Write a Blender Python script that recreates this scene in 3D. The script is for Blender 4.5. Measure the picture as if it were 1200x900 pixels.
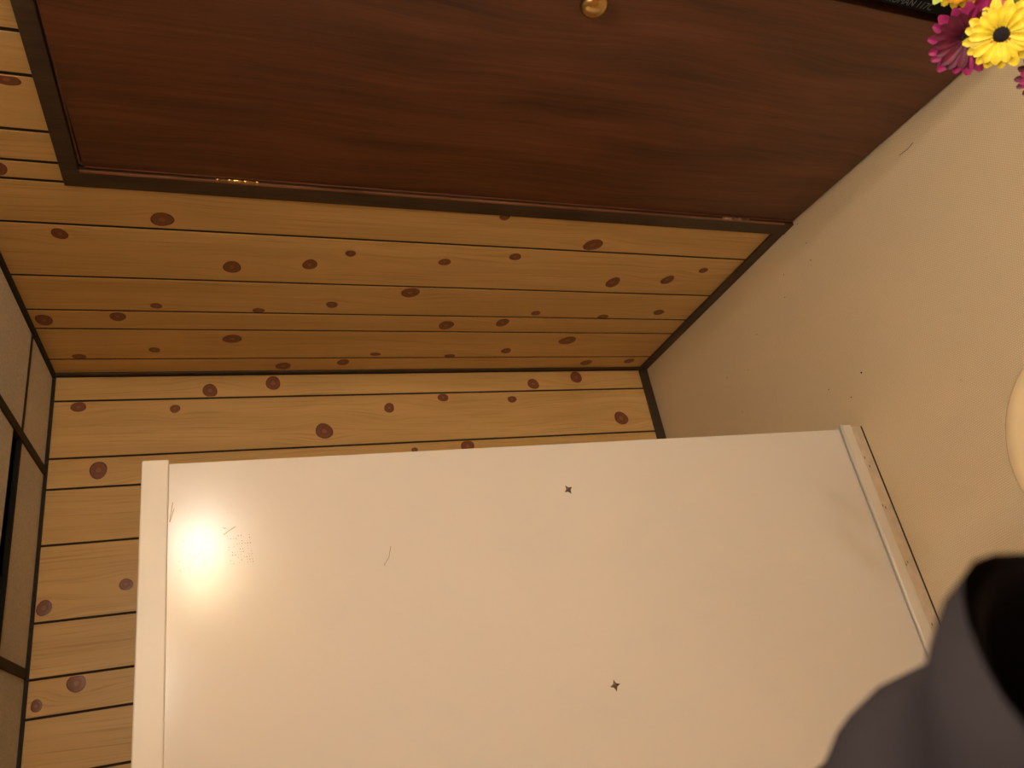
import bpy, bmesh, math, random
from mathutils import Vector, Matrix, noise
random.seed(5)
PI = math.pi
S = bpy.context.scene
COL = S.collection
for o in list(bpy.data.objects):
    bpy.data.objects.remove(o, do_unlink=True)

# ------------------------------------------------------------------ camera, world, exposure
CAM = Vector((-1.3159, -2.5546, 1.7444))
cam = bpy.data.cameras.new('camera')
cam.sensor_fit = 'HORIZONTAL'; cam.sensor_width = 36.0; cam.lens = 861.34 / 1200 * 36
cam.clip_start = 0.01
cam.dof.use_dof = True; cam.dof.focus_distance = 1.75; cam.dof.aperture_fstop = 7.0
co = bpy.data.objects.new('camera', cam); COL.objects.link(co)
R = Matrix(((-0.17382254, 0.89503847, -0.41072116),
            (-0.3127302, -0.44565101, -0.8388057),
            (-0.93380166, -0.01735842, 0.35736975)))
co.matrix_world = Matrix.Translation(CAM) @ R.to_4x4()
S.camera = co
w = bpy.data.worlds.new('world'); S.world = w; w.use_nodes = True
w.node_tree.nodes['Background'].inputs[0].default_value = (1.0, 0.72, 0.45, 1)
w.node_tree.nodes['Background'].inputs[1].default_value = 0.02
S.view_settings.view_transform = 'Standard'
S.view_settings.look = 'None'
S.view_settings.gamma = 1.0
S.view_settings.use_curve_mapping = False
S.view_settings.exposure = 0.55
LAMP_WHITE = 330.0      # radiance of the white bulb of the wall lamp
LAMP_AMBER = 190.0
CEIL_FILL = 30.0

H = 2.30               # ceiling height
XL, YR = -2.90, -4.40  # left wall, rear wall

# ------------------------------------------------------------------ helpers
def bm_obj(name, bm, mat, parent=None, smooth=False, loc=None):
    me = bpy.data.meshes.new(name)
    bmesh.ops.recalc_face_normals(bm, faces=bm.faces[:])
    bm.to_mesh(me); bm.free()
    if smooth:
        for p in me.polygons: p.use_smooth = True
    o = bpy.data.objects.new(name, me); COL.objects.link(o)
    if mat: me.materials.append(mat)
    if parent: o.parent = parent
    if loc is not None: o.location = loc
    return o
def mesh_obj(name, me, parent=None, loc=(0, 0, 0), rot=None, scale=None):
    o = bpy.data.objects.new(name, me); COL.objects.link(o)
    if parent: o.parent = parent
    o.location = loc
    if rot is not None: o.rotation_euler = rot
    if scale is not None: o.scale = scale
    return o
def empty(name, loc=(0, 0, 0), rz=0.0):
    o = bpy.data.objects.new(name, None); COL.objects.link(o)
    o.location = loc; o.rotation_euler = (0, 0, rz); o.empty_display_size = .05
    return o
def tag(o, label=None, cat=None, group=None, kind=None):
    if label: o['label'] = label
    if cat: o['category'] = cat
    if group: o['group'] = group
    if kind: o['kind'] = kind
    return o
def add_box(bm, x0, x1, y0, y1, z0, z1, bev=0.0):
    r = bmesh.ops.create_cube(bm, size=1.0)
    for v in r['verts']:
        v.co = Vector(((x0 + x1) / 2 + v.co.x * (x1 - x0), (y0 + y1) / 2 + v.co.y * (y1 - y0), (z0 + z1) / 2 + v.co.z * (z1 - z0)))
    if bev > 0:
        es = list({e for v in r['verts'] for e in v.link_edges})
        bmesh.ops.bevel(bm, geom=es, offset=bev, segments=2, profile=.5, affect='EDGES')
def box(name, x0, x1, y0, y1, z0, z1, mat, parent=None, bev=0.0):
    bm = bmesh.new(); add_box(bm, x0, x1, y0, y1, z0, z1, bev)
    return bm_obj(name, bm, mat, parent)
def ring_tube(bm, pts, rads, seg=12, cap0=True, cap1=True, fold=None, squash=None, up=None):
    """loft of circles along a path"""
    rings = []
    n = len(pts); pts = [Vector(p) for p in pts]
    up = Vector(up) if up else None
    for i in range(n):
        t = (pts[min(i + 1, n - 1)] - pts[max(i - 1, 0)]).normalized()
        if up is None:
            up = Vector((0, 0, 1)) if abs(t.z) < .9 else Vector((1, 0, 0))
        a = (up - t * up.dot(t)).normalized(); up = a; b = t.cross(a)
        ring = []
        for k in range(seg):
            th = 2 * PI * k / seg
            r = rads[i]
            if fold: r += fold(i / (n - 1), th)
            s = squash[i] if squash else 1.0
            ring.append(bm.verts.new(pts[i] + a * math.cos(th) * r * s + b * math.sin(th) * r))
        rings.append(ring)
    for i in range(n - 1):
        for k in range(seg):
            bm.faces.new((rings[i][k], rings[i][(k + 1) % seg], rings[i + 1][(k + 1) % seg], rings[i + 1][k]))
    if cap0: bm.faces.new(rings[0][::-1])
    if cap1: bm.faces.new(rings[-1])
    return rings
def lathe(bm, prof, seg=32, loc=(0, 0, 0)):
    rings = []
    L = Vector(loc)
    for r, z in prof:
        if r < 1e-6: rings.append([bm.verts.new(L + Vector((0, 0, z)))])
        else: rings.append([bm.verts.new(L + Vector((r * math.cos(2 * PI * k / seg), r * math.sin(2 * PI * k / seg), z))) for k in range(seg)])
    for a, b in zip(rings, rings[1:]):
        for k in range(seg):
            k2 = (k + 1) % seg
            if len(a) == 1 and len(b) == 1: continue
            if len(a) == 1: bm.faces.new((a[0], b[k], b[k2]))
            elif len(b) == 1: bm.faces.new((a[k], a[k2], b[0]))
            else: bm.faces.new((a[k], a[k2], b[k2], b[k]))

# ------------------------------------------------------------------ materials
class NT:
    def __init__(s, name):
        s.m = bpy.data.materials.new(name); s.m.use_nodes = True
        s.t = s.m.node_tree; s.b = s.t.nodes['Principled BSDF']
    def n(s, typ, **kw):
        nd = s.t.nodes.new(typ)
        for k, v in kw.items(): setattr(nd, k, v)
        return nd
    def l(s, a, b): s.t.links.new(a, b)
    def math(s, op, a, b=None):
        nd = s.n('ShaderNodeMath', operation=op)
        for i, v in enumerate((a, b)):
            if v is None: continue
            if isinstance(v, (int, float)): nd.inputs[i].default_value = v
            else: s.l(v, nd.inputs[i])
        return nd.outputs[0]
    def noise(s, vec, scale, detail=4, rough=.5):
        nd = s.n('ShaderNodeTexNoise'); nd.inputs['Scale'].default_value = scale
        nd.inputs['Detail'].default_value = detail; nd.inputs['Roughness'].default_value = rough
        s.l(vec, nd.inputs['Vector']); return nd.outputs['Fac']
    def ramp(s, fac, stops):
        nd = s.n('ShaderNodeValToRGB'); cr = nd.color_ramp
        while len(cr.elements) < len(stops): cr.elements.new(.5)
        for e, (p, c) in zip(cr.elements, stops):
            e.position = p; e.color = (*c, 1) if len(c) == 3 else c
        s.l(fac, nd.inputs[0]); return nd.outputs[0]
    def mix(s, fac, a, b, mode='MIX'):
        nd = s.n('ShaderNodeMix', data_type='RGBA', blend_type=mode)
        for sock, v in ((nd.inputs[0], fac), (nd.inputs[6], a), (nd.inputs[7], b)):
            if isinstance(v, (int, float)): sock.default_value = v
            elif isinstance(v, tuple): sock.default_value = (*v, 1)
            else: s.l(v, sock)
        return nd.outputs[2]
    def bump(s, h, strength, dist=.001):
        nd = s.n('ShaderNodeBump'); nd.inputs['Strength'].default_value = strength
        nd.inputs['Distance'].default_value = dist; s.l(h, nd.inputs['Height']); s.l(nd.outputs[0], s.b.inputs['Normal'])
    def obj(s): return s.n('ShaderNodeTexCoord').outputs['Object']
    def mapping(s, vec, scale=(1, 1, 1), loc=(0, 0, 0)):
        nd = s.n('ShaderNodeMapping'); s.l(vec, nd.inputs[0])
        nd.inputs['Scale'].default_value = scale; nd.inputs['Location'].default_value = loc; return nd.outputs[0]
def plain(name, col, rough=.5, metal=0.0, var=.08, scale=40, bump=.1, coat=0.0):
    t = NT(name); v = t.obj(); f = t.noise(v, scale, 3)
    a = tuple(c * (1 - var) for c in col); b = tuple(min(1, c * (1 + var)) for c in col)
    t.l(t.ramp(f, [(.3, a), (.7, b)]), t.b.inputs['Base Color'])
    t.b.inputs['Roughness'].default_value = rough; t.b.inputs['Metallic'].default_value = metal
    t.b.inputs['Coat Weight'].default_value = coat
    if bump: t.bump(f, bump, .0008)
    return t.m

def pine_material():
    t = NT('knotty pine')
    geo = t.n('ShaderNodeTexCoord').outputs['Object']
    sep = t.n('ShaderNodeSeparateXYZ'); t.l(geo, sep.inputs[0])
    g = t.n('ShaderNodeAttribute', attribute_name='grain').outputs['Fac']
    sd = t.n('ShaderNodeAttribute', attribute_name='seed').outputs['Fac']
    halo = t.n('ShaderNodeAttribute', attribute_name='halo').outputs['Fac']
    def vec(kg, kz):
        cb = t.n('ShaderNodeCombineXYZ')
        t.l(t.math('MULTIPLY', g, kg), cb.inputs[0]); t.l(t.math('MULTIPLY', sep.outputs[2], kz), cb.inputs[1]); t.l(sd, cb.inputs[2])
        return cb.outputs[0]
    broad = t.noise(vec(14, .9), 1.0, 2, .5)
    fine = t.noise(vec(170, 3.0), 1.0, 3, .6)
    fib = t.noise(vec(700, 14), 1.0, 2, .5)
    c1 = t.ramp(broad, [(.25, (.61, .385, .135)), (.55, (.70, .455, .175)), (.8, (.78, .53, .22))])
    c2 = t.mix(t.math('MULTIPLY', t.ramp(fine, [(.50, (0, 0, 0)), (.72, (1, 1, 1))]), .55), c1, (.42, .21, .055))
    c3 = t.mix(t.math('MULTIPLY', fib, .12), c2, (.85, .60, .30))
    c4 = t.mix(t.math('MULTIPLY', halo, .25), c3, (.80, .46, .18))
    t.l(c4, t.b.inputs['Base Color'])
    t.b.inputs['Roughness'].default_value = .42
    t.b.inputs['Specular IOR Level'].default_value = .35
    t.bump(fine, .06, .0006)
    return t.m
M_PINE = pine_material()
def knot_material():
    t = NT('knot'); v = t.n('ShaderNodeTexCoord').outputs['Generated']
    a = t.n('ShaderNodeAttribute', attribute_name='rad').outputs['Fac']
    f = t.noise(t.obj(), 70, 3)
    r = t.math('ADD', a, t.math('MULTIPLY', t.math('SUBTRACT', f, .5), .35))
    t.l(t.ramp(r, [(.0, (.30, .11, .055)), (.22, (.34, .13, .065)), (.33, (.21, .070, .030)), (.8, (.25, .085, .036)), (1.0, (.12, .036, .014))]), t.b.inputs['Base Color'])
    t.b.inputs['Roughness'].default_value = .4
    return t.m
M_KNOT = knot_material()
def darkwood(name, cols, kg=60, kz=1.6, rough=.45, axis=1, coat=.0):
    t = NT(name); sep = t.n('ShaderNodeSeparateXYZ'); t.l(t.obj(), sep.inputs[0])
    wv = t.noise(t.mapping(t.obj(), (1.6, 1.6, .9)), 2.2, 2)
    cb = t.n('ShaderNodeCombineXYZ')
    g = t.math('ADD', sep.outputs[axis], t.math('MULTIPLY', wv, .08))
    t.l(t.math('MULTIPLY', g, kg), cb.inputs[0]); t.l(t.math('MULTIPLY', sep.outputs[2], kz), cb.inputs[1]); t.l(t.math('MULTIPLY', sep.outputs[0], kg), cb.inputs[2])
    n1 = t.noise(cb.outputs[0], 1.0, 5, .62)
    cb2 = t.n('ShaderNodeCombineXYZ')
    t.l(t.math('MULTIPLY', g, kg * .16), cb2.inputs[0]); t.l(t.math('MULTIPLY', sep.outputs[2], kz * .9), cb2.inputs[1])
    n2 = t.noise(cb2.outputs[0], 1.0, 3, .5)
    cb3 = t.n('ShaderNodeCombineXYZ')
    t.l(t.math('MULTIPLY', sep.outputs[axis], 900), cb3.inputs[0]); t.l(t.math('MULTIPLY', sep.outputs[2], 22), cb3.inputs[1])
    n3 = t.noise(cb3.outputs[0], 1.0, 2, .5)
    f = t.math('ADD', t.math('ADD', t.math('MULTIPLY', n1, .45), t.math('MULTIPLY', n2, .45)), t.math('MULTIPLY', n3, .12))
    t.l(t.ramp(f, [(.36, cols[0]), (.50, cols[1]), (.66, cols[2])]), t.b.inputs['Base Color'])
    t.b.inputs['Roughness'].default_value = rough; t.b.inputs['Coat Weight'].default_value = coat
    t.b.inputs['Coat Roughness'].default_value = .35
    t.bump(n1, .12, .0006)
    return t.m
M_DOOR = darkwood('stained mahogany door', [(.050, .0155, .006), (.104, .033, .012), (.165, .055, .022)], kg=75, kz=1.8, rough=.42)
M_TRIM = darkwood('dark walnut trim', [(.030, .018, .010), (.052, .031, .018), (.080, .050, .030)], kg=160, kz=6, rough=.45)
M_EDGE = darkwood('reddish door edge', [(.16, .06, .03), (.26, .11, .06), (.36, .17, .10)], kg=100, kz=5, rough=.28)
M_BACK = plain('groove backing', (.020, .011, .006), .8)
M_BLACK = plain('black void', (.004, .004, .004), .9)
M_TEE = plain('dark brown ceiling tee', (.012, .008, .005), .7, bump=.05)
def tile_material():
    t = NT('ceiling tile'); v = t.obj()
    f = t.noise(t.mapping(v, (1, 1, 1)), 210, 3, .65); g = t.noise(v, 6, 2)
    t.l(t.mix(t.math('MULTIPLY', t.ramp(f, [(.40, (1, 1, 1)), (.56, (0, 0, 0))]), .38), t.mix(g, (.83, .80, .73), (.91, .88, .81)), (.50, .45, .38)), t.b.inputs['Base Color'])
    t.b.inputs['Roughness'].default_value = .9; t.bump(f, 1.0, .005); return t.m
M_TILE = tile_material()
def floor_material():
    t = NT('dimpled vinyl floor'); sep = t.n('ShaderNodeSeparateXYZ'); t.l(t.obj(), sep.inputs[0])
    k = 2 * PI / .0052
    c = []
    for ang in (10, 70, 130):
        a = math.radians(ang)
        c.append(t.math('COSINE', t.math('ADD', t.math('MULTIPLY', sep.outputs[0], k * math.cos(a)), t.math('MULTIPLY', sep.outputs[1], k * math.sin(a)))))
    h = t.math('ADD', t.math('ADD', c[0], c[1]), c[2])          # -1.5 .. 3
    dots = t.ramp(t.math('MULTIPLY', t.math('ADD', h, 1.5), 1 / 4.5), [(.35, (0, 0, 0)), (.75, (1, 1, 1))])
    big = t.noise(t.obj(), 2.3, 3); spk = t.noise(t.obj(), 55, 3, .7)
    base = t.mix(big, (.69, .53, .325), (.75, .59, .375))
    base = t.mix(t.math('MULTIPLY', t.ramp(spk, [(.69, (0, 0, 0)), (.76, (1, 1, 1))]), .45), base, (.30, .20, .12))
    t.l(t.mix(t.math('MULTIPLY', dots, .5), base, (.95, .87, .70)), t.b.inputs['Base Color'])
    t.b.inputs['Roughness'].default_value = .42
    t.bump(dots, .6, .0008); return t.m
M_FLOOR = floor_material()
def white_panel_material():
    t = NT('white enamelled panel'); v = t.obj()
    b = t.noise(v, 1.3, 2); f = t.noise(v, 260, 2, .6); w_ = t.noise(t.mapping(v, (1, 1, .35)), 3.2, 2)
    t.l(t.mix(b, (.73, .69, .645), (.77, .73, .685)), t.b.inputs['Base Color'])
    t.b.inputs['Roughness'].default_value = .19
    t.b.inputs['Specular IOR Level'].default_value = .5
    h = t.math('ADD', t.math('MULTIPLY', f, .02), t.math('MULTIPLY', w_, .22))
    t.bump(h, .5, .006); return t.m
M_WHITE = white_panel_material()
M_WTRIM = plain('ivory plastic trim', (.78, .73, .65), .35, var=.03, scale=8, bump=.03)
M_STRIP = plain('worn ivory strip', (.66, .56, .43), .5, var=.12, scale=30, bump=.1)
M_DARKLINE = plain('dark base line', (.06, .04, .025), .8)
M_RUST = plain('brown clip metal', (.13, .085, .05), .45, .4, var=.4, scale=300)
M_BRASS = plain('brass', (.62, .43, .18), .24, 1.0, var=.15, scale=60, bump=.05)
M_OLDBR = plain('dull painted hinge', (.30, .17, .12), .4, .5, var=.2, scale=90)
M_CREAM = plain('cream seat vinyl', (.84, .65, .38), .5, var=.02, scale=12, bump=.04)
M_CRIM = plain('seat edge', (.45, .33, .20), .5)
M_YEL = plain('yellow petal', (.95, .66, .03), .55, var=.18, scale=90)
M_ORG = plain('orange yellow petal', (.93, .42, .02), .55, var=.2, scale=90)
M_MAG = plain('magenta petal', (.38, .015, .13), .55, var=.35, scale=70)
M_WINE = plain('wine red petal', (.12, .008, .03), .55, var=.3, scale=70)
M_PINK = plain('pink orange petal', (.80, .25, .20), .55, var=.25, scale=70)
M_DISC = plain('flower centre', (.008, .004, .006), .9, var=.5, scale=500, bump=.9)
M_DISCR = plain('orange brown ring', (.50, .17, .02), .8, var=.4, scale=300, bump=.6)
M_GREEN = plain('leaf green', (.10, .20, .04), .5, var=.3, scale=60)
M_LIME = plain('lime green', (.45, .58, .10), .5, var=.2, scale=60)
M_VASE = plain('glazed blue grey vase', (.20, .26, .30), .2, var=.1, scale=10, coat=.5)
M_TABLE = plain('brown side table wood', (.20, .10, .045), .4, var=.2, scale=14)
M_CARTON = plain('black carton', (.003, .003, .004), .8, var=.2)
M_CARTON.node_tree.nodes['Principled BSDF'].inputs['Specular IOR Level'].default_value = .15
M_INK = plain('blue grey lettering', (.10, .12, .15), .6)
M_JERSEY = plain('charcoal jersey', (.024, .0185, .019), .95, var=.12, scale=25, bump=.1)
M_LINING = plain('black lining', (.004, .003, .003), 1.0, bump=0)
for m_ in (M_JERSEY, M_LINING): m_.node_tree.nodes['Principled BSDF'].inputs['Specular IOR Level'].default_value = .05
M_TROUSER = plain('dark navy trousers', (.02, .022, .035), .9, scale=200, bump=.3)
M_SKIN = plain('skin', (.55, .32, .22), .5, var=.06, scale=30)
M_HAIR = plain('dark brown hair', (.025, .014, .009), .5, var=.3, scale=250, bump=.5)
M_SHOE = plain('black shoe', (.01, .01, .01), .4)
M_PHONE = plain('black phone glass', (.01, .01, .012), .15)
M_HAIRMARK = plain('dark hair strand', (.09, .05, .025), .6)
M_CRUMB = plain('brown crumb', (.10, .055, .03), .8)
M_LIP = plain('lip', (.42, .17, .14), .5)
M_EYE = plain('eye', (.7, .7, .68), .2, bump=0)
M_LAMPMETAL = plain('bronze lamp metal', (.15, .10, .05), .35, .9)
def emit(name, col, st):
    t = NT(name); t.b.inputs['Base Color'].default_value = (1, 1, 1, 1)
    t.b.inputs['Emission Color'].default_value = (*col, 1); t.b.inputs['Emission Strength'].default_value = st; return t.m

# ------------------------------------------------------------------ planks with knots
def plank(parent, wall, u0, u1, z0, z1, knots=(), fine=True):
    """wall: 'B' plane y=0 (u = -x), 'A' plane x=0 (u = -y), 'L' left wall, 'R' rear wall. Front face at the wall plane."""
    TH = .0035; seed = random.uniform(0, 50)
    du = .014 if fine else .05; dz = .022 if fine else .25
    nu = max(2, int((u1 - u0) / du)); nz = max(2, int((z1 - z0) / dz))
    B = .0012
    us = [u0, u0 + B] + [u0 + B + (u1 - u0 - 2 * B) * i / nu for i in range(1, nu)] + [u1 - B, u1]
    zs = [z0 + (z1 - z0) * i / nz for i in range(nz + 1)]
    def P(u, z, d):
        if wall == 'B': return (-u, d, z)
        if wall == 'A': return (d, -u, z)
        if wall == 'L': return (XL - d, -u, z)
        return (-u, YR - d, z)
    vs, fs, gr, ha = [], [], [], []
    near = [k for k in knots]
    for z in zs:
        for j, u in enumerate(us):
            d = B if j in (0, len(us) - 1) else 0.0
            vs.append(P(u, z, d))
            g = u; h = 0.0
            for (ku, kz, ru, rz) in near:
                du_, dz_ = u - ku, z - kz
                if abs(dz_) < .4:
                    e = math.exp(-(du_ / (ru * 2.2)) ** 2 - (dz_ / (rz * 3.6)) ** 2)
                    g -= du_ * .75 * e
                    h = max(h, math.exp(-(du_ / (ru * 1.5)) ** 2 - (dz_ / (rz * 2.2)) ** 2))
            g += .012 * math.sin(z * 2.3 + seed) + .004 * math.sin(z * 7 + seed * 2)
            gr.append(g); ha.append(h)
    W = len(us)
    for i in range(len(zs) - 1):
        for j in range(W - 1):
            a = i * W + j; fs.append((a, a + 1, a + W + 1, a + W))
    # sides going back
    base = len(vs)
    cs = [(u0, z0), (u1, z0), (u1, z1), (u0, z1)]
    for (u, z) in cs: vs.append(P(u, z, B)); gr.append(u); ha.append(0)
    for (u, z) in cs: vs.append(P(u, z, TH)); gr.append(u); ha.append(0)
    for k in range(4):
        fs.append((base + k, base + (k + 1) % 4, base + 4 + (k + 1) % 4, base + 4 + k))
    me = bpy.data.meshes.new('plank'); me.from_pydata(vs, [], fs)
    me.attributes.new('grain', 'FLOAT', 'POINT').data.foreach_set('value', gr)
    me.attributes.new('halo', 'FLOAT', 'POINT').data.foreach_set('value', ha)
    me.attributes.new('seed', 'FLOAT', 'POINT').data.foreach_set('value', [seed] * len(vs))
    me.materials.append(M_PINE); me.materials.append(M_BACK)
    for q in (-1, -2, -3, -4): me.polygons[q].material_index = 1
    o = mesh_obj('plank', me, parent)
    for (ku, kz, ru, rz) in knots:
        n = 20; kv = [P(min(max(ku, u0 + .003), u1 - .003), kz, -.0005)]; rad = [0.0]; kf = []
        for rr, dd in ((.55, -.0007), (1.0, -.0002)):
            for q in range(n):
                th = 2 * PI * q / n
                wob = 1 + .05 * math.sin(2 * th + ku * 40) + .03 * math.sin(3 * th + kz * 30)
                uu = ku + math.cos(th) * ru * rr * wob; zz = kz + math.sin(th) * rz * rr * wob
                kv.append(P(min(max(uu, u0 + .002), u1 - .002), min(max(zz, z0 + .001), z1 - .001), dd)); rad.append(rr)
        for q in range(n):
            q2 = (q + 1) % n
            kf.append((0, 1 + q, 1 + q2)); kf.append((1 + q, 1 + n + q, 1 + n + q2, 1 + q2))
        km = bpy.data.meshes.new('knot'); km.from_pydata(kv, [], kf); km.materials.append(M_KNOT)
        km.attributes.new('rad', 'FLOAT', 'POINT').data.foreach_set('value', rad)
        mesh_obj('knot', km, o)
    return o
KA = [(-0.871, 1.902, 0.028, 0.028),(-0.789, 2.146, 0.022, 0.019),(-0.67, 1.735, 0.028, 0.026),(-0.698, 1.519, 0.025, 0.022),(-0.761, 1.408, 0.016, 0.015),(-1.0, 1.19, 0.022, 0.024),(-0.739, 1.116, 0.018, 0.019),(-0.783, 0.895, 0.018, 0.02),(-0.866, 0.657, 0.029, 0.032),(-0.662, 0.487, 0.03, 0.026),(-0.69, 0.28, 0.026, 0.024),(-0.756, 0.169, 0.016, 0.017),(-0.562, 1.189, 0.028, 0.030),(-0.479, 1.432, 0.019, 0.019),(-0.452, 1.951, 0.016, 0.016),(-0.436, 1.657, 0.015, 0.018),(-0.386, 2.063, 0.025, 0.023),(-0.361, 2.262, 0.03, 0.024),(-0.45, 0.702, 0.017, 0.017),(-0.433, 0.419, 0.017, 0.022),(-0.473, 0.195, 0.019, 0.023),(-0.381, 0.809, 0.027, 0.024),(-0.358, 1.017, 0.028, 0.029),(-0.253, 1.737, 0.028, 0.030),(-0.176, 1.98, 0.017, 0.018),(-0.131, 2.206, 0.018, 0.02),(-0.251, 0.492, 0.032, 0.034),(-0.167, 0.725, 0.021, 0.021),(-0.142, 1.238, 0.013, 0.02),(-0.127, 0.946, 0.014, 0.021),(-0.053, 1.563, 0.026, 0.028),(-0.08, 1.349, 0.024, 0.022),(-0.061, 0.325, 0.022, 0.027),(-0.074, 0.123, 0.02, 0.024),(-1.02, 2.227, 0.022, 0.02),(-1.285, 2.15, 0.014, 0.026),(-0.972, 0.992, 0.014, 0.017)]
KB = [(-0.069, 1.814, 0.026, 0.025),(-0.043, 1.598, 0.027, 0.027),(-0.121, 2.222, 0.019, 0.022),(-0.137, 1.927, 0.016, 0.016),(-0.243, 1.427, 0.031, 0.031),(-0.157, 1.178, 0.021, 0.019),(-0.119, 0.959, 0.018, 0.021),(-0.135, 0.669, 0.015, 0.019),(-0.067, 0.561, 0.023, 0.026),(-0.038, 0.356, 0.026, 0.028),(-0.237, 0.188, 0.030, 0.032),(-0.331, 0.89, 0.024, 0.028),(-0.335, 1.10, .010, .013),(-0.35, 2.152, 0.029, 0.027),(-0.73, 2.057, 0.019, 0.019),(-0.775, 2.272, 0.024, 0.020),(-1.0, 2.175, 0.024, 0.026),(-1.045, 2.27, 0.018, 0.014)]
KA = [(-a, b, c, d) for a, b, c, d in KA]; KB = [(-a, b, c, d) for a, b, c, d in KB]
GAP = .0033
def module(start, end):
    """random-width grooves repeated every 1.219 m"""
    return [g for g in (start + m * 1.219 + o for m in range(6) for o in (0, .098, .303, .407, .587, .817, .974, 1.078)) if g < end]
def run(parent, wall, grooves, z0f, z1, knots, fine=True):
    GAP = .0043 if wall == 'A' else .0034
    for a, b in zip(grooves, grooves[1:]):
        z0 = z0f(a, b) if callable(z0f) else z0f
        ks = [k for k in knots if a <= k[0] < b and z0 < k[1] < z1]
        plank(parent, wall, a + GAP, b - GAP, z0, z1, ks, fine)
def rand_knots(g0, g1, n): return [(random.uniform(g0, g1), random.uniform(.1, 2.2), random.uniform(.015, .03), random.uniform(.015, .03)) for _ in range(n)]

# ------------------------------------------------------------------ the room
floor = box('floor', XL - .1, .15, YR - .1, .1, -.1, 0, M_FLOOR); tag(floor, kind='structure')
ceil = box('ceiling', XL - .1, .15, YR - .1, .1, H + .10, H + .15, M_BLACK); tag(ceil, kind='structure')
wB = box('wall_back', XL - .1, .1, .0035, .10, 0, H + .1, M_BACK); tag(wB, kind='structure')
D0, D1, DZ = 1.048, 1.835, 2.062        # door opening on the right wall
bm = bmesh.new()
add_box(bm, .0035, .10, -D0, .005, 0, H + .1); add_box(bm, .0035, .10, YR, -D1, 0, H + .1); add_box(bm, .0035, .10, -D1, -D0, DZ, H + .1)
add_box(bm, .09, .12, -D1, -D0, 0, DZ)
wA = bm_obj('wall_right', bm, M_BACK); tag(wA, kind='structure')
wL = box('wall_left', XL - .1, XL - .005, YR, .005, 0, H + .1, M_BACK); tag(wL, kind='structure')
wR = box('wall_rear', XL - .1, .1, YR - .1, YR - .005, 0, H + .1, M_BACK); tag(wR, kind='structure')
ZT, ZB = H - .004, .02
run(wB, 'B', [0.006, .098, .303, .407, .587, .817, .974, 1.078, 1.231, 1.33, 1.534, 1.64, 1.82, 2.05, 2.2, 2.31, 2.46, 2.55, 2.77, 2.895], ZB, ZT, KB + rand_knots(1.33, 2.8, 14))
run(wA, 'A', [0.006, .112, .310, .419, .596, .829, .989], ZB, ZT, KA)
run(wA, 'A', [.989, 1.052, 1.148, 1.301, 1.407, 1.56, 1.66, D1 + .02], DZ + .01, ZT, KA)
g = [D1 + .02] + [x for x in (1.98, 2.13, 2.23, 2.44, 2.55, 2.73, 2.96, 3.11, 3.22, 3.37, 3.47, 3.67, 3.78, 3.96, 4.19, 4.34)] + [4.395]
run(wA, 'A', g, ZB, ZT, rand_knots(2.0, 4.3, 26), fine=False)
run(wL, 'L', [.006] + module(.0, 4.39)[1:] + [4.395], ZB, ZT, rand_knots(.1, 4.3, 40), fine=False)
run(wR, 'R', [.006] + module(.0, 2.88)[1:] + [2.895], ZB, ZT, rand_knots(.1, 2.8, 26), fine=False)

# trims
def trim(name, *a, m=M_TRIM, bev=.002):
    o = box(name, *a, m, None, bev); tag(o, kind='structure'); return o
trim('baseboard_back', XL, -.0, -.010, .0, 0, .042)
trim('baseboard_right', -.010, .0, -.99, -.010, 0, .042)
trim('baseboard_left', XL, XL + .01, YR + .01, -.01, 0, .042)
trim('baseboard_rear', XL + .01, 0, YR, YR + .01, 0, .042)
trim('trim_1', -.006, .0, -.020, .0, .042, H - .004)                       # corner strip
# door casing
trim('trim_2', -.012, .004, -D0 + .002, -.990, .0, 2.100)                   # hinge side
trim('trim_3', -.012, .004, -D1 - .055, -D0, 2.062, 2.100)                  # head
trim('trim_4', -.012, .004, -D1 - .055, -D1, .0, 2.062)                     # latch side
jb = box('trim_5', .004, .09, -D1 - .002, -D1 + .004, 0, DZ, M_EDGE); tag(jb, kind='structure')
jb = box('trim_6', .004, .09, -D0 - .004, -D0 + .002, 0, DZ, M_EDGE); tag(jb, kind='structure')
jb = box('trim_7', .004, .09, -D1, -D0, DZ - .004, DZ + .002, M_EDGE); tag(jb, kind='structure')

jb = box('trim_8', -.0150, -.011, -D0 - .002, -D0 + .004, .042, 2.060, M_EDGE); tag(jb, kind='structure')

# ceiling grid
tees_x = [-.35, -.959, -1.568, -2.177, -2.786]
tee_y = [-.305, -.914 - .0, -1.523, -2.132, -2.741, -3.35, -3.959]
for x in tees_x:
    o = box('ceiling_tee', x - .0135, x + .0135, YR, 0, H - .003, H + .012, M_TEE, ceil)
xs = [0] + tees_x + [XL]
for i in range(len(xs) - 1):
    for j, y in enumerate(tee_y):
        hw = .006 if j == 0 else .012
        if j == 0 and i == 1:
            box('ceiling_tee', xs[i + 1] + .0135, xs[i] - .0135, -.312, -.299, H - .001, H + .012, M_BLACK, ceil); continue  # black strip added to cover the lit tile edge beside the gap
        box('ceiling_tee', xs[i + 1] + .0135, xs[i] - .0135, y - hw, y + hw, H - .001, H + .012, M_TEE, ceil)
ys = [0] + tee_y + [YR]
for i in range(len(xs) - 1):
    for j in range(len(ys) - 1):
        y1, y0 = ys[j], ys[j + 1]
        if i == 1 and j == 1: y1 = -.383          # the short tile that leaves a black gap
        box('ceiling_tile', xs[i + 1] + .004, xs[i] - .004, y0 + .004, y1 - .003, H + .002, H + .005, M_TILE, ceil)
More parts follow.
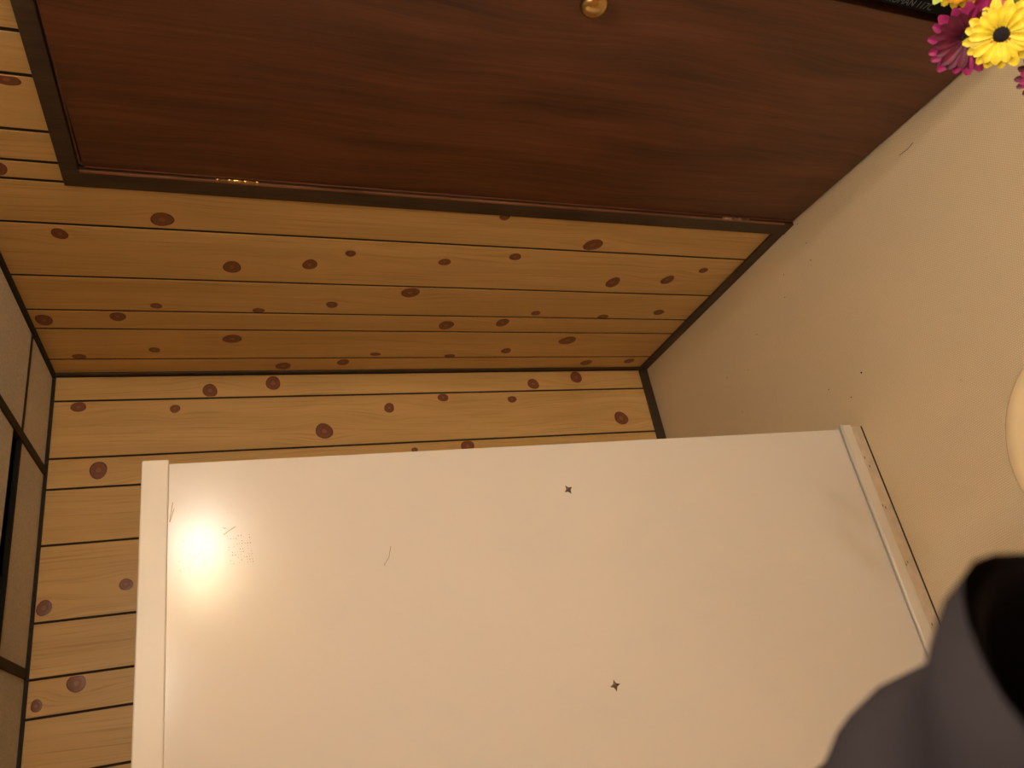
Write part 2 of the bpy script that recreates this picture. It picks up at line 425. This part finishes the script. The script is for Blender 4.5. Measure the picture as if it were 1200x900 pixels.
for nm, a in (('wall_angle', (XL, 0, -.017, 0)), ('wall_angle', (-.020, 0, YR, -.017)), ('wall_angle', (XL, XL + .02, YR, -.017)), ('wall_angle', (XL + .02, -.02, YR, YR + .02))):
    box(nm, *a, H - .006, H + .004, M_TEE, ceil)

# ------------------------------------------------------------------ the door, a little ajar
door = empty('door_1', (-.004, -D0 - .006, 0), 0); tag(door, kind='structure')
door.rotation_euler = (0, 0, -math.radians(3.9))
DW = .765
slab = box('door_slab', 0.0, .035, -DW, 0, .008, 2.052, M_DOOR, door, .0015)
slab['label'] = 'flush door leaf stained dark reddish brown'
box('door_edge', -.0006, .034, .0002, .004, .008, 2.050, M_EDGE, door)
for z, m in ((1.72, M_BRASS), (.235, M_OLDBR)):
    bm = bmesh.new(); ring_tube(bm, [(0, 0, -.045), (0, 0, .045)], [.0055] * 2, 14)
    h = bm_obj('hinge', bm, m, door, True, (-.006, .004, z))
    h['label'] = 'bright brass upper hinge' if m is M_BRASS else 'dull pinkish lower hinge'
    for zz in (-.0455, .0455):
        bm = bmesh.new(); bmesh.ops.create_uvsphere(bm, u_segments=10, v_segments=8, radius=.0065)
        bm_obj('hinge_tip', bm, m, h, True, (0, 0, zz))
    for a, b in ((-.027, -.009), (.009, .027)):
        bm = bmesh.new(); ring_tube(bm, [(0, 0, a), (0, 0, b)], [.0062] * 2, 14)
        bm_obj('hinge_knuckle', bm, m, h, True)
bm = bmesh.new(); lathe(bm, [(0, 0), (.032, 0), (.032, .003), (.026, .008), (.012, .012), (.011, .030), (.022, .038), (.028, .048), (.027, .058), (.018, .066), (0, .068)], 28)
kn = bm_obj('door_knob', bm, M_BRASS, door, True, (-.0002, -.690, 1.075)); kn.rotation_euler = (0, -PI / 2, 0)
kn['label'] = 'round brass door knob'

# ------------------------------------------------------------------ the big white cabinet
CX1, CX0, CY, CD, CZ = -.716, -1.70, -.985, .60, 1.868
cab = empty('cabinet', ((CX0 + CX1) / 2, CY + CD / 2, 0))
tag(cab, 'large tall glossy white cabinet with ivory top cap standing before the pine wall', 'cabinet')
O = Vector(cab.location)
def cbox(name, x0, x1, y0, y1, z0, z1, m, bev=.0): return box(name, x0 - O.x, x1 - O.x, y0 - O.y, y1 - O.y, z0, z1, m, cab, bev)
c = cbox('side_panel', CX0, CX1, CY, CY + .02, .078, CZ, M_WHITE, .002); c['label'] = 'large glossy white panel with a worn speckled patch'
cbox('body', CX0 + .002, CX1 - .002, CY + .0205, CY + CD, .02, CZ - .002, M_WTRIM, .002)
c = cbox('top_cap', CX0 - .01, CX1 + .008, CY - .005, CY + CD + .01, CZ - .002, 1.917, M_WTRIM, .003); c['label'] = 'ivory cap strip'
cbox('base_rail', CX0, CX1 + .010, CY - .011, CY + .02, .040, .074, M_WTRIM, .003)
bm = bmesh.new(); ring_tube(bm, [(CX0 - O.x, CY - .0075 - O.y, .0755), (CX1 + .011 - O.x, CY - .0075 - O.y, .0755)], [.0050] * 2, 10)
bm_obj('rail_lip', bm, M_WTRIM, cab, True)
cbox('kick_strip', CX0, CX1 + .004, CY - .008, CY + .02, .0025, .0395, M_STRIP, .001)
cbox('dark_base_line', CX0, CX1 + .004, CY - .0105, CY + .02, 0, .0024, M_DARKLINE)  # thin dark strip along the foot of the cabinet
# four-pointed clips
for (x, z, rot) in ((-.836, .983, .5), (-1.285, .972, .1)):
    bm = bmesh.new(); n = 8; vs = []
    for k in range(n):
        r = .0125 if k % 2 == 0 else .0055
        th = rot + 2 * PI * k / n
        vs.append(bm.verts.new((r * math.cos(th), 0, r * math.sin(th))))
    cen = bm.verts.new((0, -.0022, 0))
    for k in range(n): bm.faces.new((vs[k], vs[(k + 1) % n], cen))
    vb = [bm.verts.new(v.co + Vector((0, .0008, 0))) for v in vs]
    for k in range(n): bm.faces.new((vs[k], vb[k], vb[(k + 1) % n], vs[(k + 1) % n]))
    s_ = bm_obj('star_clip', bm, M_RUST, cab, False, (x - O.x, CY - .0009 - O.y, z))
    s_['label'] = 'small brown four-pointed clip on the white panel'
# scratches and staples: thin raised marks
def scratch(name, pts, r, m, parent, off=Vector((0, 0, 0))):
    bm = bmesh.new(); ring_tube(bm, [Vector(p) - off for p in pts], [r] * len(pts), 5); return bm_obj(name, bm, m, parent)
YS = CY - .0002
M_SCR = plain('scratch brown', (.30, .22, .14), .6)
for pts in ([(-.8762, YS, 1.7633), (-.868, YS, 1.7525), (-.8605, YS, 1.7403)], [(-.8607, YS, 1.764), (-.864, YS, 1.7585)],
            [(-.8132, YS, 1.8555), (-.8409, YS, 1.8629)], [(-.80, YS, 1.858), (-.84, YS, 1.8635)], [(-.9723, YS, 1.4465), (-.955, YS, 1.434), (-.9318, YS, 1.4276)]):
    scratch('scratch', pts, .0006, M_SCR, cab, O)
bm = bmesh.new()
for a in range(11):
    for b in range(9):
        if random.random() < .35: continue
        x, z = -.880 - a * .0056, 1.756 - b * .0052 - a * .0006
        r = random.uniform(.0004, .0009)
        bmesh.ops.create_cube(bm, size=r * 2, matrix=Matrix.Translation((x - O.x, YS - O.y, z)) @ Matrix.Diagonal((1, .25, 1, 1)))
for _ in range(46):
    x, z = -.905 + random.gauss(0, .018), 1.848 - abs(random.gauss(0, .028))
    r = random.uniform(.0003, .0008)
    bmesh.ops.create_cube(bm, size=r * 2, matrix=Matrix.Translation((x - O.x, YS - O.y, z)) @ Matrix.Diagonal((1, .25, 1, 1)))
o = bm_obj('worn_specks', bm, M_SCR, cab); o['kind'] = 'stuff'
YK = CY - .0085
for (x, z) in ((-.950, .036), (-.957, .030), (-1.117, .037), (-1.111, .028), (-1.276, .029), (-1.296, .012), (-.807, .033), (-.833, .028)):
    scratch('staple', [(x, YK, z), (x - .007, YK, z + random.uniform(-.002, .002))], .0011, M_RUST, cab, O)

# ------------------------------------------------------------------ floor litter
def hair(pts, label):
    pts = [Vector(p) for p in pts]; b = pts[0].copy()
    bm = bmesh.new(); ring_tube(bm, [p - b for p in pts], [.0007] * len(pts), 6)
    tag(bm_obj('hair_strand', bm, M_HAIRMARK, None, True, b), label, 'hair')
hair([(-.0971, -1.4628, .0007), (-.1005, -1.489, .0007), (-.0971, -1.512, .0007)], 'fine dark hair strand lying on the beige floor near the brown door')
crumbs = [(-.0196, -1.0622), (-.099, -1.064), (-.159, -1.054), (-.0218, -1.497), (-.13, -.93), (-.20, -.90), (-.24, -.72), (-.33, -.62), (-.45, -.52), (-.30, -.50), (-.56, -.93), (-.62, -1.0)]
for i, (x, y) in enumerate(crumbs):
    bm = bmesh.new(); bmesh.ops.create_icosphere(bm, subdivisions=1, radius=.0022)
    for v in bm.verts: v.co = Vector((v.co.x * random.uniform(.6, 1.3), v.co.y * random.uniform(.6, 1.3), max(-.001, v.co.z * .5)))
    tag(bm_obj('crumb', bm, M_CRUMB, None, False, (x, y, .001)), 'tiny brown crumb on the beige floor along the walls', 'crumb', 'crumbs on the floor by the walls')
bm = bmesh.new(); bmesh.ops.create_icosphere(bm, subdivisions=1, radius=.003)
for v in bm.verts: v.co.z = max(-.001, v.co.z * .5)
tag(bm_obj('crumb', bm, M_BLACK, None, False, (-.572, -1.068, .001)), 'single round black speck out on the open beige floor', 'crumb')

# ------------------------------------------------------------------ round stool, mostly outside the frame
st = empty('stool', (-1.0956, -1.8744, 0)); tag(st, 'round stool with smooth cream seat on the beige floor, cut by the frame', 'stool')
bm = bmesh.new(); lathe(bm, [(0, .425), (.200, .425), (.2085, .430), (.210, .440), (.2075, .450), (.200, .457), (.18, .461), (0, .463)], 72)
bm_obj('seat', bm, M_CREAM, st, True)
bm = bmesh.new(); lathe(bm, [(0, .400), (.192, .400), (.196, .402), (.196, .4248), (0, .4248)], 60)
bm_obj('seat_base', bm, M_CRIM, st, False)
for k in range(4):
    a = PI / 4 + k * PI / 2; bm = bmesh.new()
    ring_tube(bm, [(.10 * math.cos(a), .10 * math.sin(a), .4), (.165 * math.cos(a), .165 * math.sin(a), 0)], [.014, .011], 12)
    bm_obj('leg', bm, M_TABLE, st, True)

# ------------------------------------------------------------------ black carton with lettering
car = empty('carton', (-.062, -2.05, 0)); tag(car, 'tall black carton with blue grey lettering standing by the brown door', 'box')
box('carton_body', -.038, .038, -.19, .19, 0, .95, M_CARTON, car, .002)
cu = bpy.data.curves.new('lettering', 'FONT'); cu.body = 'COPYROMAN 117C'; cu.size = .021; cu.extrude = .0002
tmp = bpy.data.objects.new('tmp', cu); COL.objects.link(tmp)
dg = bpy.context.evaluated_depsgraph_get(); me = bpy.data.meshes.new_from_object(tmp.evaluated_get(dg)); me.name = 'lettering'
bpy.data.objects.remove(tmp, do_unlink=True)
me.materials.clear(); me.materials.append(M_INK)
tx = mesh_obj('lettering', me, car)
# local x -> -z, local y -> -y, local z -> -x
tx.matrix_local = Matrix(((0, 0, -1, -.0384), (0, -1, 0, .184), (-1, 0, 0, .505), (0, 0, 0, 1)))

# ------------------------------------------------------------------ side table, vase and flowers
FT = Vector((-.66, -2.33, 0))
tb = empty('side_table', FT); tag(tb, 'small round brown side table under the flower vase', 'table')
bm = bmesh.new(); lathe(bm, [(0, .48), (.165, .48), (.17, .485), (.17, .495), (.165, .50), (0, .50)], 48); bm_obj('table_top', bm, M_TABLE, tb)
bm = bmesh.new(); lathe(bm, [(.02, .06), (.018, .1), (.025, .25), (.018, .40), (.03, .479)], 20); bm_obj('pedestal', bm, M_TABLE, tb, True)
for k in range(3):
    a = k * 2 * PI / 3; bm = bmesh.new()
    ring_tube(bm, [(.0, .0, .09), (.08 * math.cos(a), .08 * math.sin(a), .06), (.16 * math.cos(a), .16 * math.sin(a), .012)], [.014, .013, .011], 10)
    bm_obj('leg', bm, M_TABLE, tb, True)
vs_ = empty('vase', FT + Vector((0, 0, .5))); tag(vs_, 'blue grey glazed vase on the side table holding the flowers', 'vase')
bm = bmesh.new(); lathe(bm, [(0, 0), (.04, 0), (.055, .02), (.06, .06), (.045, .11), (.028, .14), (.032, .16), (.029, .16), (.025, .14), (.04, .11), (.05, .06), (.045, .02), (0, .012)], 36)
bm_obj('vase_body', bm, M_VASE, vs_, True)

def petal_mesh(L, W, mat, curl=.15, tip=.5):
    me = bpy.data.meshes.new('petal'); n = 7; vs, fs = [], []
    for i in range(n + 1):
        t = i / n
        ww = W * (math.sin(min(1, t * 1.25) * PI * .5) ** .7) * (1 if t < .8 else math.sqrt(max(0, 1 - ((t - .8) / .215) ** 2)))
        ww = max(ww, W * .12)
        z = curl * L * (math.sin(t * PI) * .5 - tip * t * t)
        for k, s in enumerate((-1, -.5, 0, .5, 1)):
            vs.append((t * L, s * ww * .5, z + .10 * W * (abs(s) - (.6 if s == 0 else 0))))
    for i in range(n):
        for k in range(4):
            a = i * 5 + k; fs.append((a, a + 1, a + 6, a + 5))
    me.from_pydata(vs, [], fs); me.materials.append(mat)
    for p in me.polygons: p.use_smooth = True
    return me
def flower(label, pos, face, rad, mats, n=18, discr=.011, cone=.15, layers=2, ring=True, spin=0.0, stem=True, spread=1.0):
    """gerbera-like daisy: pos head centre, face direction it looks at"""
    z = Vector(face).normalized(); q = z.to_track_quat('Z', 'Y')
    root = empty('flower', pos); root.rotation_mode = 'QUATERNION'; root.rotation_quaternion = q
    tag(root, label, 'flower', 'flowers in the vase')
    for ly in range(layers):
        L = rad * (1 - .16 * ly); me = petal_mesh(L - discr * .7, rad * .27, mats[ly % len(mats)])
        for k in range(n):
            a = spin + 2 * PI * (k + .5 * ly) / n + random.uniform(-.06, .06)
            s = random.uniform(.92, 1.05)
            o = mesh_obj('petal', me, root, (discr * .6 * math.cos(a), discr * .6 * math.sin(a), .0015 * ly + random.uniform(0, .001)))
            o.rotation_euler = (random.uniform(-.12, .12), -(cone + .12 * ly + random.uniform(-.08, .08)), a); o.scale = (s, s, s)
    bm = bmesh.new(); lathe(bm, [(0, .006), (discr * .5, .0058), (discr * .85, .004), (discr, .0), (discr, -.004), (0, -.006)], 20)
    bm_obj('flower_centre', bm, M_DISC, root, True)
    if ring:
        bm = bmesh.new(); nn = 44
        for k in range(nn):
            a = 2 * PI * k / nn; r = discr * random.uniform(1.0, 1.55)
            bmesh.ops.create_icosphere(bm, subdivisions=1, radius=.0016, matrix=Matrix.Translation((r * math.cos(a), r * math.sin(a), .003)))
        bm_obj('floret_ring', bm, M_DISCR, root)
    bm = bmesh.new(); lathe(bm, [(.003, -.014), (.010, -.008), (.013, -.003), (0, -.002)], 14); bm_obj('calyx', bm, M_GREEN, root, True)
    if stem:
        base = FT + Vector((random.uniform(-.012, .012), random.uniform(-.012, .012), .53))
        inv = (Matrix.Translation(pos) @ q.to_matrix().to_4x4()).inverted()
        p0 = Vector(pos) - z * .012; p3 = base; p1 = p0 - z * .05; p2 = FT + Vector((0, 0, .66))
        pts = []
        for i in range(13):
            t = i / 12; pts.append(inv @ (p0 * (1 - t) ** 3 + p1 * 3 * t * (1 - t) ** 2 + p2 * 3 * t * t * (1 - t) + p3 * t ** 3))
        bm = bmesh.new(); ring_tube(bm, pts, [.0024] * 13, 8); bm_obj('stem', bm, M_GREEN, root, True)
    return root
toc = lambda p: (CAM - p).normalized()
p = Vector((-0.6815, -2.1865, 0.8751)); flower('wide open yellow daisy with black centre, lowest of the bouquet', p, toc(p) + Vector((.0, .12, .0)), .041, [M_YEL, M_YEL], 17, .0105, .10)
p = Vector((-0.651, -2.1579, 0.8792)); flower('magenta daisy facing sideways beside the brown door', p, toc(p) + Vector((-.25, .25, .0)), .048, [M_MAG, M_WINE], 18, .010, .35)
p = Vector((-0.5884, -2.1888, 0.8926)); flower('orange yellow daisy at the top edge behind the magenta one', p, toc(p) + Vector((-.3, .5, .2)), .037, [M_YEL, M_ORG], 18, .009, .2)
p = Vector((-0.6646, -2.1994, 0.8082)); flower('yellow daisy half cut by the right edge of the frame', p, toc(p) + Vector((.1, -.2, .3)), .038, [M_YEL, M_ORG], 17, .010, .2)
p = Vector((-0.6179, -2.165, 0.8447)); flower('pinkish orange daisy tucked between the yellow and magenta ones', p, toc(p) + Vector((-.2, .3, .1)), .034, [M_PINK, M_MAG], 18, .009, .2)
p = Vector((-0.7207, -2.1715, 0.8093)); flower('dark wine red daisy at the lowest right of the bouquet', p, toc(p) + Vector((.1, .1, -.3)), .030, [M_WINE, M_MAG], 16, .009, .2)
def leaf(p, m, L, W, d, label):
    p = Vector(p); me = petal_mesh(L, W, m, .3)
    root = mesh_obj('leaf', me, None, p); root.rotation_mode = 'QUATERNION'
    root.rotation_quaternion = Vector(d).to_track_quat('X', 'Z'); root.name = 'leaf_sprig'
    tag(root, label, 'leaf')
    inv = (Matrix.Translation(p) @ root.rotation_quaternion.to_matrix().to_4x4()).inverted()
    p2 = FT + Vector((0, 0, .70)); p3 = FT + Vector((0.01, 0, .53))
    bm = bmesh.new(); pts = [inv @ (p * (1 - s) ** 2 + p2 * 2 * s * (1 - s) + p3 * s * s) for s in [i / 8 for i in range(9)]]
    ring_tube(bm, pts, [.0018] * 9, 7); bm_obj('stem', bm, M_GREEN, root, True)
leaf((-0.5916, -2.1763, 0.8343), M_GREEN, .05, .022, (.5, -.6, .3), 'dark green leaf among the flowers at the top edge')
leaf((-0.5956, -2.1797, 0.7938), M_GREEN, .05, .03, (.7, -.5, .1), 'broad dark green leaf behind the yellow daisies')
leaf((-0.6158, -2.1761, 0.9189), M_LIME, .014, .010, (.3, .6, .5), 'small lime green leaf beside the magenta daisy')

# ------------------------------------------------------------------ two-armed wall lamp on the right wall, behind the camera
lamp = empty('wall_lamp', (-.001, -3.90, 1.90)); tag(lamp, 'two-armed bronze wall lamp with glowing globes', 'lamp')
bm = bmesh.new(); lathe(bm, [(0, 0), (.06, 0), (.06, .01), (.02, .022), (0, .022)], 28)
o = bm_obj('lamp_plate', bm, M_LAMPMETAL, lamp, True); o.rotation_euler = (0, -PI / 2, 0)
for x, m, z in ((-.09, emit('white globe', (1.0, .95, .88), LAMP_WHITE), .02), (-.31, emit('amber globe', (1.0, .80, .42), LAMP_AMBER), .0)):
    bm = bmesh.new(); ring_tube(bm, [(-.02, 0, 0), (x * .7, 0, -.05), (x, 0, -.09), (x, 0, z - .045)], [.006] * 4, 10); bm_obj('lamp_arm', bm, M_LAMPMETAL, lamp, True)
    bm = bmesh.new(); bmesh.ops.create_uvsphere(bm, u_segments=32, v_segments=18, radius=.045)
    bm_obj('lamp_globe', bm, m, lamp, True, (x, 0, z + .004))
cl = empty('ceiling_fill_lamp', (-.95, -2.62, H - .001)); tag(cl, 'unseen glowing bowl lamp added to light the room, hung low to brighten the ceiling', 'lamp')  # unseen lamp added as fill, hung low to brighten ceiling and walls
bm = bmesh.new(); lathe(bm, [(0, 0), (.07, 0), (.07, -.015), (.012, -.025), (.012, -.155), (.03, -.1595), (0, -.1595)], 32); bm_obj('lamp_base', bm, M_LAMPMETAL, cl, True)
bm = bmesh.new(); lathe(bm, [(0, -.16), (.10, -.162), (.145, -.175), (.15, -.19), (.13, -.215), (.08, -.235), (0, -.242)], 40)
bm_obj('lamp_diffuser', bm, emit('ceiling fill lamp', (1.0, .95, .86), CEIL_FILL), cl, True)

# ------------------------------------------------------------------ the photographer, whose sleeve crosses the corner of the frame
PX = Vector((-1.48, -2.72, 0))
person = empty('person', PX)
tag(person, 'person in a loose charcoal long-sleeved top, one arm raised into the corner', 'person')
def V(x, y, z): return Vector((x, y, z)) - PX
def skin(name, verts, edges, rads, mat, parent, sub=2, root=0):
    me = bpy.data.meshes.new(name); me.from_pydata([tuple(v) for v in verts], edges, [])
    o = bpy.data.objects.new(name, me); COL.objects.link(o); o.parent = parent
    md = o.modifiers.new('skin', 'SKIN'); md.use_smooth_shade = True
    lay = me.skin_vertices[0] if me.skin_vertices else None
    if lay is None:
        bm = bmesh.new(); bm.from_mesh(me); bm.verts.layers.skin.verify(); bm.to_mesh(me); bm.free(); lay = me.skin_vertices[0]
    for i, r in enumerate(rads):
        lay.data[i].radius = r if isinstance(r, tuple) else (r, r); lay.data[i].use_root = (i == root)
    s = o.modifiers.new('sub', 'SUBSURF'); s.levels = sub; s.render_levels = sub
    me.materials.append(mat); return o
E1 = (-1.4361, -2.2373, 1.5171); CUFF = (-1.3380, -2.4235, 1.5380); W1 = (-1.3553, -2.4481, 1.5400); HND1 = (-1.336, -2.595, 1.615)
E2 = (-1.215, -2.90, 1.13); W2 = (-1.19, -2.78, .89)
SH1 = (-1.62, -2.56, 1.42); SH2 = (-1.33, -2.84, 1.42)
bv = [V(-1.48, -2.74, .95), V(-1.48, -2.74, 1.15), V(-1.48, -2.72, 1.32), V(-1.48, -2.72, 1.42), V(-1.475, -2.725, 1.50), V(-1.47, -2.735, 1.575), V(-1.47, -2.725, 1.66), V(-1.47, -2.735, 1.765),
      V(*SH1), V(*E1), V(*W1), V(*SH2), V(*E2), V(*W2),
      V(-1.57, -2.70, .88), V(-1.59, -2.66, .48), V(-1.60, -2.70, .09), V(-1.60, -2.57, .035),
      V(-1.39, -2.78, .88), V(-1.36, -2.75, .48), V(-1.35, -2.79, .09), V(-1.35, -2.66, .035)]
be = [(0, 1), (1, 2), (2, 3), (3, 4), (4, 5), (5, 6), (6, 7), (3, 8), (8, 9), (9, 10), (3, 11), (11, 12), (12, 13), (0, 14), (14, 15), (15, 16), (16, 17), (0, 18), (18, 19), (19, 20), (20, 21)]
br = [(.13, .09), (.11, .08), (.11, .08), (.07, .055), .050, (.047, .055), (.080, .094), (.088, .106), .042, .040, .026, .042, .040, .026, .085, .055, .036, .028, .085, .055, .036, .028]
skin('body', bv, be, br, M_SKIN, person)
# hands
def hand(W, fwd, side, up, parent, grip=.5, sgn=1):
    W = Vector(W) - PX; f = Vector(fwd).normalized(); s = (Vector(side) - f * Vector(side).dot(f)).normalized(); n = f.cross(s)
    vs = [W - f * .01, W + f * .035, W + f * .075]; es = [(0, 1), (1, 2)]; rs = [.024, (.032, .018), (.036, .015)]
    skin('palm', vs, es, rs, M_SKIN, parent, 1)
    for k, (off, L) in enumerate(((-.030, .070), (-.010, .080), (.011, .075), (.030, .060))):
        a = W + f * .078 + s * off; d = f; pts = [a - f * .02]
        for j in range(3):
            ang = grip * (j + .6); d = (f * math.cos(ang) + n * sgn * math.sin(ang)); pts.append(pts[-1] + d * (L / 2.5))
        skin('finger', pts, [(0, 1), (1, 2), (2, 3)], [.010, .009, .0085, .007], M_SKIN, parent, 1)
    a = W + f * .02 - s * .022; pts = [a, a - s * .028 + f * .022 + n * sgn * .01, a - s * .038 + f * .052 + n * sgn * .02]
    skin('thumb', pts, [(0, 1), (1, 2)], [.013, .011, .009], M_SKIN, parent, 1)
hand(W1, Vector(HND1) - Vector(W1), (1, 0, 0), None, person, .35)
hand(W2, Vector(W2) - Vector(E2), (0, 1, .3), None, person, .35)
# clothes: one continuous top with loose sleeves, trousers, shoes
UPB = (.69, .72, 0)          # the trunk is turned, left shoulder forward
def trunk(name, rows, mat, cap0=False, cap1=True):
    bm = bmesh.new()
    ring_tube(bm, [V(x, y, z) for x, y, z, r, q in rows], [q_[3] for q_ in rows], 40, cap0, cap1, lambda t, th: .003 * math.sin(th * 5 + t * 9) * math.sin(t * PI), [q_[4] for q_ in rows], UPB)
    return bm
bm = trunk('jersey', [(-1.48, -2.73, .845, .178, .74), (-1.48, -2.73, .85, .186, .74), (-1.48, -2.73, 1.0, .178, .72), (-1.48, -2.73, 1.14, .172, .70), (-1.48, -2.72, 1.28, .190, .66), (-1.48, -2.715, 1.38, .205, .58),
      (-1.48, -2.712, 1.435, .185, .52), (-1.478, -2.715, 1.465, .115, .72), (-1.476, -2.72, 1.485, .080, .95), (-1.476, -2.724, 1.515, .070, 1), (-1.476, -2.724, 1.518, .060, 1)], M_JERSEY)
bm_obj('jersey', bm, M_JERSEY, person, True)
def lerp(a, b, t): return Vector(a).lerp(Vector(b), t)
def sleeve(name, sh, el, wr, r0, r1, r2, seed, extra=()):
    pts, rd = [], []; N = 34
    sh, el, wr = Vector(sh), Vector(el), Vector(wr)
    for i in range(N + 1):
        t = i / N
        if t < .42: q = sh.lerp(el, t / .42) if i else sh.lerp(Vector((-1.48, -2.72, 1.40)), .35)
        else: q = el.lerp(wr, (t - .42) / .58)
        # round the elbow
        k = math.exp(-((t - .42) / .07) ** 2); m = sh.lerp(wr, .5); q = q + (m - el) * .10 * k
        pts.append(q - PX)
        r = r0 + (r1 - r0) * (t / .42) if t < .42 else r1 + (r2 - r1) * ((t - .42) / .58)
        rd.append(r)
    def fold(t, th):
        return .0045 * math.sin(t * 34 + 1.5 * math.sin(th + seed)) * (.5 + .5 * math.sin(th * 1.0 + seed * 2)) + .003 * noise.noise(Vector((t * 9, math.cos(th) * 1.5, math.sin(th) * 1.5 + seed)))
    bm = bmesh.new(); rings = ring_tube(bm, pts, rd, 36, True, False, fold)
    o = bm_obj(name, bm, M_JERSEY, person, True)
    # cuff lining turned inwards
    ax = (pts[-1] - pts[-2]).normalized()
    bm = bmesh.new()
    ring_tube(bm, [pts[-1] + ax * .001, pts[-1] - ax * .004, pts[-1] - ax * .06, pts[-1] - ax * .10], [r2 + .0005, r2 - .004, r2 - .008, r2 * .6], 36, False, True, None)
    bm_obj('cuff_lining', bm, M_LINING, o, True)
    return o
sleeve('sleeve', SH1, E1, CUFF, .072, .056, .042, 1.3)
sleeve('sleeve', SH2, E2, W2, .072, .056, .040, 4.1)
bm = trunk('trousers', [(-1.48, -2.73, .68, .10, .8), (-1.48, -2.73, .76, .165, .74), (-1.48, -2.73, .85, .176, .72), (-1.48, -2.73, .96, .160, .72)], M_TROUSER, True)
for hip, knee, ank in ((V(-1.565, -2.67, .82), V(-1.59, -2.66, .48), V(-1.60, -2.70, .07)), (V(-1.395, -2.79, .82), V(-1.36, -2.76, .48), V(-1.35, -2.79, .07))):
    ring_tube(bm, [hip, hip.lerp(knee, .5), knee, knee.lerp(ank, .4), ank], [.100, .088, .070, .066, .058], 24)
bm_obj('trousers', bm, M_TROUSER, person, True)
for x, y in ((-1.60, .09), (-1.35, .0)):
    bm = bmesh.new(); ring_tube(bm, [V(x, -2.84 + y, .045), V(x, -2.80 + y, .05), V(x, -2.70 + y, .045), V(x, -2.62 + y, .032), V(x, -2.585 + y, .025)], [.03, .043, .043, .034, .018], 16, squash=[1] * 5)
    for v in bm.verts: v.co.z = max(v.co.z, .0)
    bm_obj('shoe', bm, M_SHOE, person, True)
# head details: hair, ears, nose, eyes, mouth
HC = V(-1.47, -2.728, 1.705)
bm = bmesh.new(); bmesh.ops.create_uvsphere(bm, u_segments=28, v_segments=18, radius=1)
for v in list(bm.verts):
    c0 = v.co.copy(); v.co = Vector((c0.x * .090, c0.y * .110, c0.z * .118)) * (1 + .03 * noise.noise(c0 * 4)) + HC + Vector((0, -.012, .018))
for v in bm.verts:
    d = v.co - HC
    if d.y > .028 and d.z < .062: v.co = HC + Vector((d.x * .72, d.y * .62, d.z))
    elif d.z < -.05: v.co = HC + Vector((d.x * .75, d.y * .8, -.05 + (d.z + .05) * .5))
bm_obj('hair', bm, M_HAIR, person, True)
skin('nose', [HC + Vector((0, .080, .015)), HC + Vector((0, .100, -.012)), HC + Vector((0, .088, -.022))], [(0, 1), (1, 2)], [.007, .011, .011], M_SKIN, person, 1)
for s in (-1, 1):
    bm = bmesh.new(); bmesh.ops.create_uvsphere(bm, u_segments=14, v_segments=10, radius=.011); e_ = bm_obj('eye', bm, M_EYE, person, True, HC + Vector((s * .030, .072, .018)))
    bm = bmesh.new(); bmesh.ops.create_uvsphere(bm, u_segments=12, v_segments=8, radius=.0055); bm_obj('iris', bm, M_HAIR, e_, True, (0, .0068, 0))
    bm = bmesh.new(); bmesh.ops.create_uvsphere(bm, u_segments=14, v_segments=10, radius=1)
    for v in bm.verts: v.co = Vector((v.co.x * .007, v.co.y * .018, v.co.z * .03))
    bm_obj('ear', bm, M_SKIN, person, True, HC + Vector((s * .078, -.005, .0)))
bm = bmesh.new(); ring_tube(bm, [HC + Vector((-.022, .083, -.045)), HC + Vector((0, .090, -.046)), HC + Vector((.022, .083, -.045))], [.003, .006, .003], 8)
bm_obj('mouth', bm, M_LIP, person, True)
# the phone, just behind the lens
ph = empty('phone', CAM); ph.rotation_euler = R.to_euler(); tag(ph, 'black phone held up by the person in the charcoal top', 'phone')
box('phone_body', -.014, .155, -.052, .020, .012, .020, M_PHONE, ph, .002)
